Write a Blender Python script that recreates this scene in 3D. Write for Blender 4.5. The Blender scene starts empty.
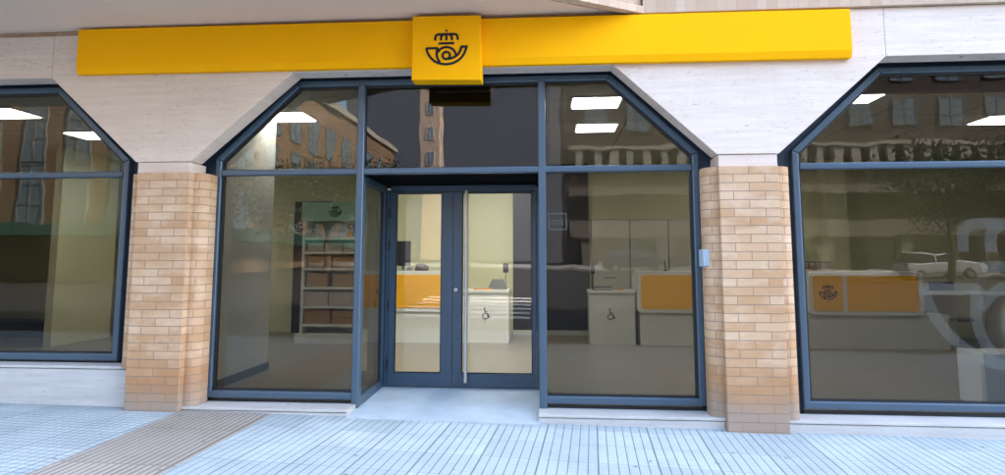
import bpy, bmesh, math, random
from mathutils import Vector, Matrix
random.seed(7)
S = bpy.context.scene
COL = S.collection
ZO = 1.655                      # camera height above the pavement at x = 0; heights below are relative to the eye
def gz(x, y=0): return -0.0145*max(-45, min(45, x)) + .045*max(0, min(40, -y-6))      # the street falls gently to the right

# ------------------------------------------------------------------ materials
def new_mat(name):
    m = bpy.data.materials.new(name); m.use_nodes = True
    nt = m.node_tree; nt.nodes.clear()
    out = nt.nodes.new('ShaderNodeOutputMaterial')
    return m, nt, out
class G:
    def __init__(s, nt): s.nt = nt
    def n(s, t, ins=None, **kw):
        x = s.nt.nodes.new('ShaderNode'+t)
        for k, v in kw.items(): setattr(x, k, v)
        for k, v in (ins or {}).items():
            if hasattr(v, 'is_linked') or hasattr(v, 'links'): s.nt.links.new(v, x.inputs[k])
            else: x.inputs[k].default_value = v
        return x
    def math(s, op, a, b=None, c=None):
        d = {0: a}
        if b is not None: d[1] = b
        if c is not None: d[2] = c
        return s.n('Math', d, operation=op).outputs[0]
    def mix(s, f, a, b, mode='MIX'):
        x = s.nt.nodes.new('ShaderNodeMix'); x.data_type = 'RGBA'; x.blend_type = mode
        for k, v in ((0, f), (6, a), (7, b)):
            if hasattr(v, 'is_linked'): s.nt.links.new(v, x.inputs[k])
            else: x.inputs[k].default_value = v if k == 0 or len(v) == 4 else (*v, 1)
        return x.outputs[2]
    def ramp(s, f, p0, p1, c0=(0,0,0,1), c1=(1,1,1,1)):
        r = s.n('ValToRGB', {0: f}); e = r.color_ramp.elements
        e[0].position = p0; e[1].position = p1; e[0].color = c0; e[1].color = c1
        return r.outputs[0]
    def noise(s, vec, scale, detail=4, rough=.55):
        return s.n('TexNoise', {'Vector': vec, 'Scale': scale, 'Detail': detail, 'Roughness': rough}).outputs[0]
    def mapping(s, vec, sc=(1,1,1), loc=(0,0,0), rot=(0,0,0)):
        return s.n('Mapping', {0: vec, 'Scale': sc, 'Location': loc, 'Rotation': rot}).outputs[0]
    def bump(s, h, strength=.3, dist=.01, normal=None):
        d = {'Height': h, 'Strength': strength, 'Distance': dist}
        if normal is not None: d['Normal'] = normal
        return s.n('Bump', d).outputs[0]
def pr(g, out, color, rough=.5, metal=0., normal=None, spec=.5, coat=0.):
    d = {'Base Color': color if hasattr(color, 'is_linked') or len(color) == 4 else (*color, 1), 'Roughness': rough, 'Metallic': metal, 'Specular IOR Level': spec, 'Coat Weight': coat}
    if normal is not None: d['Normal'] = normal
    b = g.n('BsdfPrincipled', d); g.nt.links.new(b.outputs[0], out.inputs[0]); return b
def simple(name, color, rough=.5, metal=0., var=.12, vscale=6., bump=.0, bscale=80., coat=0., spec=.5):
    m, nt, out = new_mat(name); g = G(nt)
    p = g.n('NewGeometry').outputs['Position']
    f = g.noise(p, vscale)
    c = g.mix(f, tuple(x*(1-var) for x in color), tuple(min(1, x*(1+var)) for x in color))
    r = g.math('MULTIPLY_ADD', g.noise(p, vscale*3), .18, rough-.09)
    nrm = g.bump(g.noise(p, bscale), bump, .004) if bump else None
    pr(g, out, c, r, metal, nrm, spec, coat); return m
def emit(name, color, st):
    m, nt, out = new_mat(name); g = G(nt)
    e = g.n('Emission', {0: (*color, 1), 1: st}); nt.links.new(e.outputs[0], out.inputs[0]); return m
def glass(name, tint, f0=.05, wav=.0, wscale=1.3):
    m, nt, out = new_mat(name); g = G(nt)
    nrm = None
    if wav:
        p = g.n('NewGeometry').outputs['Position']
        nrm = g.bump(g.noise(p, wscale, 2, .5), 1.0, wav)
    t = g.n('BsdfTransparent', {0: (*tint, 1)})
    d = {'Color': (1,1,1,1), 'Roughness': .0}
    if nrm is not None: d['Normal'] = nrm
    gl = g.n('BsdfGlossy', d)
    lw = g.n('LayerWeight', {0: .5}).outputs['Facing']
    fr = g.math('MULTIPLY_ADD', g.math('POWER', lw, 5.), 1-f0, f0)
    mx = g.n('MixShader', {0: fr, 1: t.outputs[0], 2: gl.outputs[0]})
    nt.links.new(mx.outputs[0], out.inputs[0]); return m
def brick(name, c1, c2, mortar, bw, rh, ms=.004, offset=.5, wear=True, streak=.5, bumpd=.006):
    m, nt, out = new_mat(name); g = G(nt)
    uv = g.n('TexCoord').outputs['UV']; p = g.n('NewGeometry').outputs['Position']
    wob = g.n('TexNoise', {'Vector': p, 'Scale': 9., 'Detail': 2.}).outputs['Color']
    uv2 = g.n('VectorMath', {0: wob, 1: (.5,.5,.5)}, operation='SUBTRACT').outputs[0]
    uv2 = g.n('VectorMath', {0: uv2, 1: (.006,.006,0)}, operation='MULTIPLY').outputs[0]
    uv2 = g.n('VectorMath', {0: uv, 1: uv2}, operation='ADD').outputs[0]
    b = g.n('TexBrick', {'Vector': uv2, 'Color1': (0,0,0,1), 'Color2': (1,1,1,1), 'Mortar': (.5,.5,.5,1), 'Scale': 1., 'Mortar Size': ms, 'Mortar Smooth': .25, 'Bias': 0., 'Brick Width': bw, 'Row Height': rh})
    b.offset = offset
    col = g.mix(b.outputs[0], c1, c2)
    fine = g.noise(p, 60., 6, .7)
    col = g.mix(g.math('MULTIPLY', fine, .35), col, tuple(x*.55 for x in c1), 'MIX')
    if wear:
        z = g.n('SeparateXYZ', {0: p}).outputs[2]
        pale = g.ramp(g.noise(g.mapping(p, (1.6,1.6,2.6)), 1.9, 5, .65), .46, .62)
        pale = g.math('MULTIPLY', pale, .34)
        col = g.mix(pale, col, (.66,.52,.39))
        zz = g.math('MULTIPLY_ADD', g.noise(p, 3.2, 5, .6), .55, z)
        # rain-splash zone: deeper, damp-stained courses low down and cement-grey dirt on the lowest ones
        low = g.n('MapRange', {0: zz, 1: .62, 2: 1.05, 3: .8, 4: 0.}).outputs[0]
        col = g.mix(low, col, tuple(x*y for x, y in zip(c1, (.72,.62,.52))))
        mid = g.ramp(g.noise(g.mapping(p, (1.3,1.3,3.4), (3,1,7)), 1.5, 4, .6), .52, .68)
        col = g.mix(g.math('MULTIPLY', mid, .6), col, tuple(x*.85 for x in c1))
        foot = g.n('MapRange', {0: zz, 1: .42, 2: .66, 3: .62, 4: 0.}).outputs[0]
        col = g.mix(foot, col, (.27,.25,.22))
    col = g.mix(b.outputs['Fac'], col, mortar)
    h = g.math('SUBTRACT', g.math('MULTIPLY', fine, .25), b.outputs['Fac'])
    pr(g, out, col, .85, 0, g.bump(h, .7, bumpd), .25); return m
def travertine(name, base, alt, pit=(.22,.17,.13)):
    m, nt, out = new_mat(name); g = G(nt)
    p = g.n('NewGeometry').outputs['Position']
    band = g.noise(g.mapping(p, (.7,.7,11.)), 2.2, 6, .65)
    c = g.mix(g.ramp(band, .3, .7), base, alt)
    blot = g.noise(p, 1.1, 4)
    c = g.mix(g.math('MULTIPLY', g.ramp(blot, .45, .75), .35), c, tuple(x*.8 for x in alt))
    pits = g.noise(g.mapping(p, (5.,5.,55.)), 2.4, 3, .6)
    mask = g.ramp(pits, .64, .685)
    zone = g.ramp(g.noise(g.mapping(p, (.8,.8,3.)), 1.7, 2), .42, .55)
    mask = g.math('MULTIPLY', mask, zone)
    c = g.mix(g.math('MULTIPLY', mask, .8), c, pit)
    drip = g.ramp(g.noise(g.mapping(p, (7.,7.,.5)), 1.6, 5, .65), .52, .78)
    c = g.mix(g.math('MULTIPLY', drip, .09), c, (.34,.30,.26))
    pr(g, out, c, .55, 0, g.bump(g.math('SUBTRACT', g.math('MULTIPLY', band, .1), mask), .5, .004), .35); return m
def paving(name, c1, c2, groove, cell, per, shear, gw, cross=1.0, bumpd=.006, split=None):
    m, nt, out = new_mat(name); g = G(nt)
    p = g.n('NewGeometry').outputs['Position']
    s = g.n('SeparateXYZ', {0: p}).outputs
    u = g.math('MULTIPLY_ADD', s[1], -shear, s[0]); v = g.math('MULTIPLY_ADD', s[0], shear, s[1])
    jit = g.math('MULTIPLY_ADD', g.noise(p, 14., 2), .006, -.003)
    u2 = g.math('ADD', u, jit); v2 = g.math('ADD', v, jit)
    def line(t, c, w):
        d = g.math('PINGPONG', t, c/2)
        return g.n('MapRange', {0: d, 1: w*.55, 2: w*1.25, 3: 1., 4: 0.}).outputs[0]
    a = line(u2, cell, gw); b = line(v2, cell, gw*.9)
    if split is not None:      # beyond the ribbed strip the tiles are scored both ways
        cross = g.n('MapRange', {0: s[0], 1: split, 2: split+.05, 3: 1., 4: cross}).outputs[0]
    b = g.math('MULTIPLY', b, cross)
    J = line(g.math('ADD', u2, .0), cell*per, gw*1.5); Kk = g.math('MULTIPLY', line(v2, cell*per, gw*1.2), .55)
    msk = g.math('MAXIMUM', g.math('MAXIMUM', a, b), g.math('MAXIMUM', J, Kk))
    dirt = g.noise(p, 2.6, 5, .65)
    strg = g.math('MULTIPLY', msk, g.math('MULTIPLY_ADD', dirt, .9, .35))
    strg = g.math('MAXIMUM', strg, g.math('MULTIPLY', J, .95))
    # each slab has a tone of its own
    cu = g.math('FLOOR', g.math('DIVIDE', u, cell*per)); cv = g.math('FLOOR', g.math('DIVIDE', v, cell*per))
    w = g.n('TexWhiteNoise', {0: g.n('CombineXYZ', {0: cu, 1: cv}).outputs[0]}).outputs[0]
    col = g.mix(w, c1, c2)
    col = g.mix(g.math('MULTIPLY', g.ramp(g.noise(p, 1.3, 6, .7), .42, .72), .55), col, tuple(x*.72 for x in c1))
    col = g.mix(g.math('MULTIPLY', g.ramp(g.noise(p, 90., 3), .35, .8), .25), col, tuple(x*.7 for x in c1))
    # trodden-in dirt along the foot of the wall, gum and small dark flecks
    foot = g.math('ADD', s[1], g.math('MULTIPLY', g.noise(p, 2.2, 5, .7), .55))
    foot = g.n('MapRange', {0: foot, 1: -.30, 2: .12, 3: 0., 4: .65}).outputs[0]
    col = g.mix(foot, col, (.20,.23,.25))
    pw = g.n('VectorMath', {0: p, 1: g.n('VectorMath', {0: g.n('TexNoise', {'Vector': p, 'Scale': 20.}).outputs[1], 'Scale': .06}, operation='SCALE').outputs[0]}, operation='ADD').outputs[0]
    gum = g.n('TexVoronoi', {'Vector': pw, 'Scale': 3.4}).outputs[0]
    spot = g.n('MapRange', {0: gum, 1: .05, 2: .085, 3: .75, 4: 0.}).outputs[0]
    col = g.mix(spot, col, (.10,.10,.10))
    fl = g.n('TexVoronoi', {'Vector': pw, 'Scale': 8.5}).outputs[0]
    fl = g.math('MULTIPLY', g.n('MapRange', {0: fl, 1: .05, 2: .11, 3: .8, 4: 0.}).outputs[0], g.ramp(g.noise(p, 1.7, 3), .5, .62))
    col = g.mix(fl, col, (.13,.14,.15))
    col = g.mix(g.math('MINIMUM', strg, 1.), col, groove)
    pr(g, out, col, .7, 0, g.bump(g.math('MULTIPLY', msk, -1.), .8, bumpd), .3); return m

M = {}
M['brick'] = brick('pillar brick', (.49,.282,.142), (.62,.42,.258), (.265,.19,.128), .315, .0885, .0043)
M['soldier'] = brick('soldier course brick', (.50,.36,.25), (.60,.46,.34), (.42,.34,.27), .30, .105, offset=0., wear=False)
M['wallbrick'] = brick('upper wall brick', (.42,.27,.18), (.5,.36,.25), (.50,.45,.38), .26, .075, wear=False)
M['trav'] = travertine('travertine', (.71,.60,.51), (.61,.50,.415))
M['sillstone'] = travertine('sill travertine', (.55,.53,.50), (.43,.41,.38))
M['plaster'] = simple('soffit plaster', (.70,.56,.44), .9, var=.06, vscale=1.2, bump=.2)
M['yellow'] = simple('yellow sign sheet', (.90,.425,.004), .6, var=.05, vscale=1.3, spec=.04)
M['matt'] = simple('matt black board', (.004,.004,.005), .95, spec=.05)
M['ink'] = simple('emblem ink', (.008,.010,.02), .5, spec=.2)
M['frame'] = simple('blue grey aluminium', (.056,.094,.133), .36, 0.2, var=.07, vscale=3., spec=.6)
M['framedark'] = simple('blue grey flashing', (.022,.045,.08), .5, 0., var=.1)
M['doorframe'] = simple('door aluminium', (.042,.077,.115), .4, 0.2, var=.06, spec=.6)
M['rubber'] = simple('black gasket', (.008,.009,.01), .6)
M['steel'] = simple('brushed steel', (.66,.64,.61), .42, .85, var=.05)
M['glass'] = glass('tinted shop glass', (.53,.535,.52), .034, .0017, 1.5)
M['doorglass'] = glass('clear door glass', (.93,.94,.91), .042, .0012, 1.2)
M['threshold'] = simple('granite threshold', (.375,.44,.48), .6, var=.22, vscale=3., bump=.15, bscale=120)
M['paving'] = paving('grooved pavement tiles', (.36,.43,.44), (.47,.54,.55), (.15,.165,.175), .082, 6, .07, .005, cross=.22, split=-3.96)
M['tactile'] = paving('ribbed strip tiles', (.36,.325,.275), (.42,.375,.32), (.17,.145,.12), .0625, 16, .0, .010, cross=0., bumpd=.012)
M['asphalt'] = simple('asphalt', (.036,.036,.038), .9, var=.3, vscale=1.5, bump=.4)
M['kerb'] = simple('kerb granite', (.36,.36,.36), .8, var=.15)
M['paint'] = simple('road paint', (.72,.72,.70), .7, var=.1)
M['earth'] = simple('far ground', (.12,.115,.10), .9, var=.2, vscale=.3)
M['creamwall'] = simple('cream interior wall', (.65,.635,.42), .8, var=.04, vscale=1.)
M['whitewall'] = simple('white interior wall', (.47,.475,.44), .8, var=.05, vscale=1.)
M['white'] = simple('white laminate', (.70,.70,.66), .4, var=.04)
M['bluegrey'] = simple('blue grey skirting', (.07,.10,.12), .5)
M['cabinet'] = simple('cabinet laminate', (.50,.485,.40), .5, var=.04, vscale=2.)
M['darkpanel'] = simple('dark panel', (.018,.018,.022), .45)
M['black'] = simple('black plastic', (.012,.012,.013), .4)
M['grey'] = simple('grey plastic', (.22,.23,.24), .45)
M['green'] = simple('green header', (.34,.54,.42), .5, var=.05)
M['card'] = simple('brown cardboard', (.36,.215,.11), .8, var=.12, bump=.1)
M['palecard'] = simple('pale cardboard', (.42,.37,.32), .8, var=.1)
M['amber'] = simple('amber', (.42,.16,.02), .4)
M['orange'] = simple('orange paper', (.75,.28,.03), .6)
M['paper'] = simple('white paper', (.75,.75,.72), .7)
M['counteryellow'] = simple('counter yellow', (.88,.42,.003), .5, var=.03)
M['lamp'] = emit('ceiling lamp diffuser', (1.,.97,.90), 4.8)
M['steelblue'] = simple('pale blue grey box', (.36,.45,.53), .4, var=.05)
def decal(name, c, a):
    m, nt, out = new_mat(name); g = G(nt)
    t = g.n('BsdfTransparent', {0: (1,1,1,1)}); d = g.n('BsdfDiffuse', {0: (*c, 1)})
    mx = g.n('MixShader', {0: a, 1: t.outputs[0], 2: d.outputs[0]}); nt.links.new(mx.outputs[0], out.inputs[0]); return m
M['frost'] = decal('frosted white vinyl', (.62,.66,.62), .024)
M['faint'] = decal('pale sticker print', (.5,.52,.52), .07)
def ceilmat():
    m, nt, out = new_mat('ceiling tiles'); g = G(nt)
    p = g.n('NewGeometry').outputs['Position']; s = g.n('SeparateXYZ', {0: p}).outputs
    a = g.math('MINIMUM', g.math('PINGPONG', s[0], .6), g.math('PINGPONG', s[1], .6))
    l = g.n('MapRange', {0: a, 1: .006, 2: .016, 3: 1., 4: 0.}).outputs[0]
    c = g.mix(l, (.55,.54,.49), (.22,.21,.19)); c = g.mix(g.math('MULTIPLY', g.noise(p, 140., 2), .2), c, (.3,.3,.27))
    pr(g, out, c, .9); return m
M['ceiling'] = ceilmat()
def floormat():
    m, nt, out = new_mat('wood-look floor'); g = G(nt)
    p = g.n('NewGeometry').outputs['Position']
    gr = g.noise(g.mapping(p, (1.2, 14., 1.)), 3., 5, .6)
    c = g.mix(gr, (.23,.195,.15), (.33,.29,.225))
    pr(g, out, c, .38, 0, None, .4); return m
M['floor'] = floormat()
M['bark'] = simple('bark', (.12,.095,.07), .9, var=.3, bump=.5, bscale=25)
M['leaf'] = simple('leaf', (.05,.085,.025), .6, var=.45, vscale=1.5)
M['brownbrick'] = simple('brown brick far', (.29,.185,.11), .85, var=.14, vscale=.8)
M['darkbrick'] = simple('dark brown brick far', (.085,.06,.045), .85, var=.15, vscale=.8)
M['palestone'] = simple('pale stone far', (.50,.46,.38), .85, var=.1, vscale=.6)
M['bluewin'] = simple('blue window glass', (.20,.28,.34), .12, var=.25, vscale=.7, spec=.9)
M['darkstone'] = simple('dark stone far', (.22,.19,.155), .85, var=.12, vscale=.6)
M['mauve'] = simple('grey mauve render far', (.17,.18,.215), .9, var=.08, vscale=.15)
M['warmstone'] = simple('warm stone far', (.85,.62,.45), .85, var=.1)
M['teal'] = simple('teal awning', (.045,.16,.125), .7, var=.15)
M['carsilver'] = simple('silver car paint', (.66,.69,.73), .25, 0., var=.02, coat=.8)
M['carwhite'] = simple('white car paint', (.72,.72,.70), .25, 0., var=.02, coat=.8)
M['cardark'] = simple('dark blue car paint', (.03,.05,.09), .25, .3, var=.02, coat=.8)
M['carglass'] = simple('car glass', (.02,.025,.03), .06, spec=.9)
M['tyre'] = simple('tyre', (.015,.015,.015), .8)
M['tail'] = simple('red lamp glass', (.35,.01,.01), .2)
M['headl'] = simple('head lamp glass', (.6,.62,.62), .1)

# ------------------------------------------------------------------ mesh building
class MB:
    def __init__(s): s.v = []; s.f = []; s.uv = None
    def box(s, x0, x1, y0, y1, z0, z1):
        b = len(s.v)
        s.v += [(x0,y0,z0),(x1,y0,z0),(x1,y1,z0),(x0,y1,z0),(x0,y0,z1),(x1,y0,z1),(x1,y1,z1),(x0,y1,z1)]
        s.f += [tuple(b+i for i in q) for q in ((0,3,2,1),(4,5,6,7),(0,1,5,4),(1,2,6,5),(2,3,7,6),(3,0,4,7))]; return s
    def hexa(s, pts):
        b = len(s.v); s.v += [tuple(p) for p in pts]
        s.f += [tuple(b+i for i in q) for q in ((0,3,2,1),(4,5,6,7),(0,1,5,4),(1,2,6,5),(2,3,7,6),(3,0,4,7))]; return s
    def prism_xz(s, poly, y0, y1):
        b = len(s.v); n = len(poly)
        s.v += [(x,y0,z) for x, z in poly] + [(x,y1,z) for x, z in poly]
        s.f.append(tuple(b+i for i in range(n))); s.f.append(tuple(b+n+i for i in reversed(range(n))))
        for i in range(n):
            j = (i+1) % n; s.f.append((b+j, b+i, b+n+i, b+n+j))
        return s
    def prism_xy(s, poly, z0, z1):
        b = len(s.v); n = len(poly)
        s.v += [(x,y,z0) for x, y in poly] + [(x,y,z1) for x, y in poly]
        s.f.append(tuple(b+i for i in reversed(range(n)))); s.f.append(tuple(b+n+i for i in range(n)))
        for i in range(n):
            j = (i+1) % n; s.f.append((b+i, b+j, b+n+j, b+n+i))
        return s
    def strip(s, outer, inner, y0, y1, closed=False):
        # a mitred bar following two matching polylines in the facade plane
        n = len(outer); k = n if closed else n-1
        for i in range(k):
            j = (i+1) % n
            a, b_, c, d = outer[i], outer[j], inner[j], inner[i]
            s.hexa([(a[0],y0,a[1]),(b_[0],y0,b_[1]),(b_[0],y1,b_[1]),(a[0],y1,a[1]),(d[0],y0,d[1]),(c[0],y0,c[1]),(c[0],y1,c[1]),(d[0],y1,d[1])])
        return s
    def tube(s, pts, r, n=10, caps=True):
        P = [Vector(p) for p in pts]; R = r if isinstance(r, (list, tuple)) else [r]*len(P); b0 = len(s.v)
        for i, p in enumerate(P):
            t = (P[min(i+1, len(P)-1)]-P[max(i-1, 0)]).normalized()
            a = t.cross(Vector((0,0,1)) if abs(t.z) < .9 else Vector((1,0,0))).normalized(); c = t.cross(a)
            for k in range(n):
                w = 2*math.pi*k/n; s.v.append(tuple(p+(a*math.cos(w)+c*math.sin(w))*R[i]))
        for i in range(len(P)-1):
            for k in range(n):
                l = (k+1) % n; s.f.append((b0+i*n+k, b0+i*n+l, b0+(i+1)*n+l, b0+(i+1)*n+k))
        if caps:
            m = len(P)*n
            for a_, rv in ((0, True), (len(P)-1, False)):
                b1 = len(s.v); s.v += s.v[b0+a_*n:b0+a_*n+n]; q = tuple(b1+k for k in range(n)); s.f.append(q[::-1] if rv else q)
        return s
    def ribbon(s, pts, w, y0, y1, closed=False):
        # a flat stroke in the facade plane with real thickness y0..y1
        n = len(pts); L = []; Rr = []
        for i in range(n):
            if closed: a, c = pts[i-1], pts[(i+1) % n]
            else: a, c = pts[max(i-1,0)], pts[min(i+1,n-1)]
            dx, dz = c[0]-a[0], c[1]-a[1]; l = math.hypot(dx, dz) or 1; nx, nz = -dz/l*w/2, dx/l*w/2
            L.append((pts[i][0]+nx, pts[i][1]+nz)); Rr.append((pts[i][0]-nx, pts[i][1]-nz))
        return s.strip(L, Rr, y0, y1, closed)
    def build(s, name, mat, parent=None, bevel=0., seg=2, smooth=False, uvf=None, zadd=ZO):
        me = bpy.data.meshes.new(name)
        off = Vector((0,0,0))
        p = parent
        while p is not None: off += p.location; p = p.parent
        vv = [Vector(v)+Vector((0,0,zadd)) for v in s.v]
        me.from_pydata([tuple(v-off) for v in vv], [], s.f)
        bm = bmesh.new(); bm.from_mesh(me); bmesh.ops.recalc_face_normals(bm, faces=bm.faces); bm.to_mesh(me); bm.free()
        uvl = me.uv_layers.new(name='UVMap')
        for poly in me.polygons:
            nrm = poly.normal
            for li in poly.loop_indices:
                w = me.vertices[me.loops[li].vertex_index].co + off
                if uvf: uvl.data[li].uv = uvf(w, nrm)
                elif abs(nrm.z) > .7: uvl.data[li].uv = (w.x, w.y)
                elif abs(nrm.x) > .7: uvl.data[li].uv = (w.y, w.z)
                else: uvl.data[li].uv = (w.x, w.z)
            poly.use_smooth = smooth
        me.materials.append(mat)
        o = bpy.data.objects.new(name, me); COL.objects.link(o)
        if parent is not None: o.parent = parent
        if bevel:
            b = o.modifiers.new('bevel', 'BEVEL'); b.width = bevel; b.segments = seg; b.limit_method = 'ANGLE'; b.angle_limit = math.radians(25)
            b.harden_normals = False
        return o
def tag(o, label=None, cat=None, group=None, kind=None):
    for k, v in (('label', label), ('category', cat), ('group', group), ('kind', kind)):
        if v: o[k] = v
    return o
def thing(name, label, cat, loc=(0,0,0), group=None):
    o = bpy.data.objects.new(name, None); COL.objects.link(o); o.location = (loc[0], loc[1], loc[2]+ZO); o.empty_display_size = .2
    return tag(o, label, cat, group)
def kids(o): return [c for c in bpy.data.objects if c.parent is o]
def copy_tree(o, parent=None):
    c = o.copy(); COL.objects.link(c); c.parent = parent
    for ch in kids(o): copy_tree(ch, c)
    return c
def struct(name, mb, mat, **kw):
    o = mb.build(name, mat, **kw); o['kind'] = 'structure'; return o
def arc(cx, cz, r, a0, a1, n=12): return [(cx+r*math.cos(math.radians(a0+(a1-a0)*i/n)), cz+r*math.sin(math.radians(a0+(a1-a0)*i/n))) for i in range(n+1)]
def smooth_pts(pts, it=2):
    for _ in range(it):
        q = [pts[0]]
        for a, b in zip(pts, pts[1:]):
            q += [(a[0]*.75+b[0]*.25, a[1]*.75+b[1]*.25), (a[0]*.25+b[0]*.75, a[1]*.25+b[1]*.75)]
        q.append(pts[-1]); pts = q
    return pts

# emblem: crown over a post horn, drawn in its own units (about 430 wide)
def emblem(mb, cx, cz, sc, y0, y1):
    f = lambda P: [(cx+(u-270)*sc, cz-(v-240)*sc) for u, v in P]
    W = 24*sc
    d = .0004
    def st(P, w=W, closed=False, k=0): mb.ribbon(f(P), w, y0-d*k, y1, closed)
    mb.prism_xz(f([(270,38),(276,49),(287,55),(276,61),(270,78),(264,61),(253,55),(264,49)]), y0, y1)
    st(smooth_pts([(154,158),(154,122),(164,100),(190,94),(270,94)]), k=1)
    st(smooth_pts([(386,158),(386,122),(376,100),(350,94),(270,94)]), k=2)
    st(smooth_pts([(213,158),(213,125),(220,108),(240,97)]), k=3)
    st(smooth_pts([(327,158),(327,125),(320,108),(300,97)]), k=4)
    st([(270,158),(270,98)], k=5)
    st([(188,191),(352,191)], k=1)
    st(smooth_pts([(184,240),(62,240),(62,240),(80,300),(120,355),(180,398),(260,414),(340,405),(410,365),(455,310),(482,231)]), k=2)
    st([(492,231),(420,231)], k=3)
    st(smooth_pts([(426,233),(415,275),(385,320),(340,345),(300,355),(270,357)]), k=4)
    st(smooth_pts([(180,236),(168,290),(176,345),(205,390)]), k=5)
    st(smooth_pts([(180,285),(205,250),(250,230),(300,233),(345,258),(368,300),(372,328)]), k=6)
    st([(270+38*math.cos(t*math.pi/10), 320+38*math.sin(t*math.pi/10)) for t in range(20)], closed=True, k=7)
    return mb
def wheelchair(mb, cx, cz, s, y0, y1):
    f = lambda P: [(cx+u*s, cz+v*s) for u, v in P]
    mb.ribbon(f(arc(0, -.25, .45, 120, 400, 18)), .13*s, y0, y1)
    mb.ribbon(f([(-.1,.75),(-.05,.15),(.4,.1),(.62,-.5),(.85,-.42)]), .14*s, y0-.0004, y1)
    mb.ribbon(f([(-.08,.42),(.34,.40)]), .12*s, y0-.0008, y1)
    mb.prism_xz(f(arc(-.12, .95, .14, 0, 330, 11)), y0, y1)
    return mb

# ------------------------------------------------------------------ ground
def sheet(x0, x1, y0, y1, dz, thick=.0, xs=None):
    mb = MB(); xs = xs or [x0, x1]
    b = len(mb.v)
    for x in xs: mb.v += [(x, y0, gz(x, y0)-ZO+dz), (x, y1, gz(x, y1)-ZO+dz)]
    for i in range(len(xs)-1): mb.f.append((2*i, 2*i+2, 2*i+3, 2*i+1))
    if thick:
        n = len(mb.v)
        mb.v += [(x, y, z-thick) for x, y, z in mb.v[:n]]
        for i in range(len(xs)-1):
            mb.f.append((n+2*i+1, n+2*i+3, n+2*i+2, n+2*i)); mb.f.append((2*i, n+2*i, n+2*i+2, 2*i+2)); mb.f.append((2*i+1, 2*i+3, n+2*i+3, n+2*i+1))
        mb.f.append((0, 1, n+1, n)); e = 2*len(xs)-2; mb.f.append((e, n+e, n+e+1, e+1))
    return mb
XS = [-45, 45]
struct('ground', sheet(0,0,-400,-46,-.16, xs=[-400,-45,45,400]), M['earth'])
struct('ground', sheet(0,0,-46,-6,-.16, xs=[-400,-45,45,400]), M['earth'])
struct('ground', sheet(0,0,-6,60,-.16, xs=[-400,-45,45,400]), M['earth'])
struct('sidewalk', sheet(0,0,-5.45,.03,0., .14, xs=XS), M['paving'])
struct('kerb', sheet(0,0,-5.62,-5.455,.004, .17, xs=XS), M['kerb'])
struct('road', sheet(0,0,-27.9,-5.63,-.13, xs=XS), M['asphalt'])
struct('far_sidewalk', sheet(0,0,-36.9,-32.6,.0, .15, xs=XS), M['kerb'])
struct('parking_lane', sheet(0,0,-32.59,-27.91,-.128, xs=XS), M['asphalt'])
struct('tactile_paving', sheet(-3.94,-2.95,-5.44,-.352,.004), M['tactile'])
zc = MB()
for k in range(6):
    y = -8.6-k*1.05
    zc.v += [(a, b, gz(a, b)-ZO-.104) for a, b in ((-4.6,y-.5),(-.6,y-.5),(-.6,y),(-4.6,y))]
    zc.f.append(tuple(range(4*k, 4*k+4)))
struct('zebra_crossing', zc, M['paint'])
# granite floor of the doorway, sloping up to the doors
th = MB().hexa([(-2.135,-.42,-1.76),(-.105,-.42,-1.76),(-.105,1.02,-1.76),(-2.135,1.02,-1.76),(-2.135,-.42,-1.616),(-.105,-.42,-1.640),(-.105,1.02,-1.582),(-2.135,1.02,-1.582)])
struct('doorway_floor', th, M['threshold'])

# ------------------------------------------------------------------ the building
B = thing('shop_building', 'stone and brick building with glazed shop front and chamfered window heads', 'building', (0,0,-ZO))
PX = [-10.45, -4.25, 2.045, 8.35]
def pillar(cx, z0, lo, hi, fw0, fw1, fz):
    # plan outline: rounded shoulders either side of a projecting flat pier
    def shoulder(sgn, half, zb):
        x0 = fw1-.01 if sgn > 0 else fw0+.01
        e = cx+sgn*half; r = .12
        pts = [(x0, -.34)]
        n = 8
        c = (e-sgn*r, -.34+r)
        for i in range(n+1):
            a = math.pi/2*i/n
            pts.append((c[0]+sgn*r*math.sin(a), c[1]-r*math.cos(a)))
        pts += [(e-sgn*.01, -.10), (e-sgn*.05, .0), (x0, .0)]
        return pts
    out = []
    for sgn, half, zb in ((-1, lo[0], lo[1]), (1, hi[0], hi[1])):
        pts = shoulder(sgn, half, zb)
        mb = MB()
        if sgn > 0: mb.prism_xy(pts, zb, .982)
        else: mb.prism_xy(pts[::-1], zb, .982)
        x0 = pts[0][0]
        # brick bond wraps round the curve
        def uvf(w, nrm, x0=x0, sgn=sgn, e=cx+sgn*half):
            if abs(nrm.z) > .7: return (w.x, w.y)
            s = abs(w.x-x0) + max(0, (w.y+.34))*.8
            return (.157*.5+s if sgn > 0 else .24-s, w.z-ZO-.982)
        out.append((mb, uvf, 'shoulder_brickwork'))
    mb = MB().box(fw0, fw1, -.42, .0, fz, .98)
    mid = (fw0+fw1)/2
    def uvf(w, nrm):
        if abs(nrm.z) > .7: return (w.x, w.y)
        if abs(nrm.x) > .7: return (w.y+.1, w.z-ZO-.982)
        return (w.x-mid, w.z-ZO-.982)
    pil = mb.build('brick_pillar', M['brick'], B, .006, 1, uvf=uvf)
    for m_, u_, n_ in out: m_.build(n_, M['brick'], pil, 0, uvf=u_)
    return pil
pillar(PX[0], -1.72, (.45,-1.15), (.48,-1.15), PX[0]-.30, PX[0]+.30, -1.75)
pillar(PX[1], -1.72, (.48,-1.165), (.43,-1.555), -4.565, -3.955, -1.75)
pillar(PX[2], -1.72, (.43,-1.565), (.46,-1.57), 1.745, 2.342, -1.80)
pillar(PX[3], -1.72, (.45,-1.57), (.45,-1.57), PX[3]-.30, PX[3]+.30, -1.85)

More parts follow.
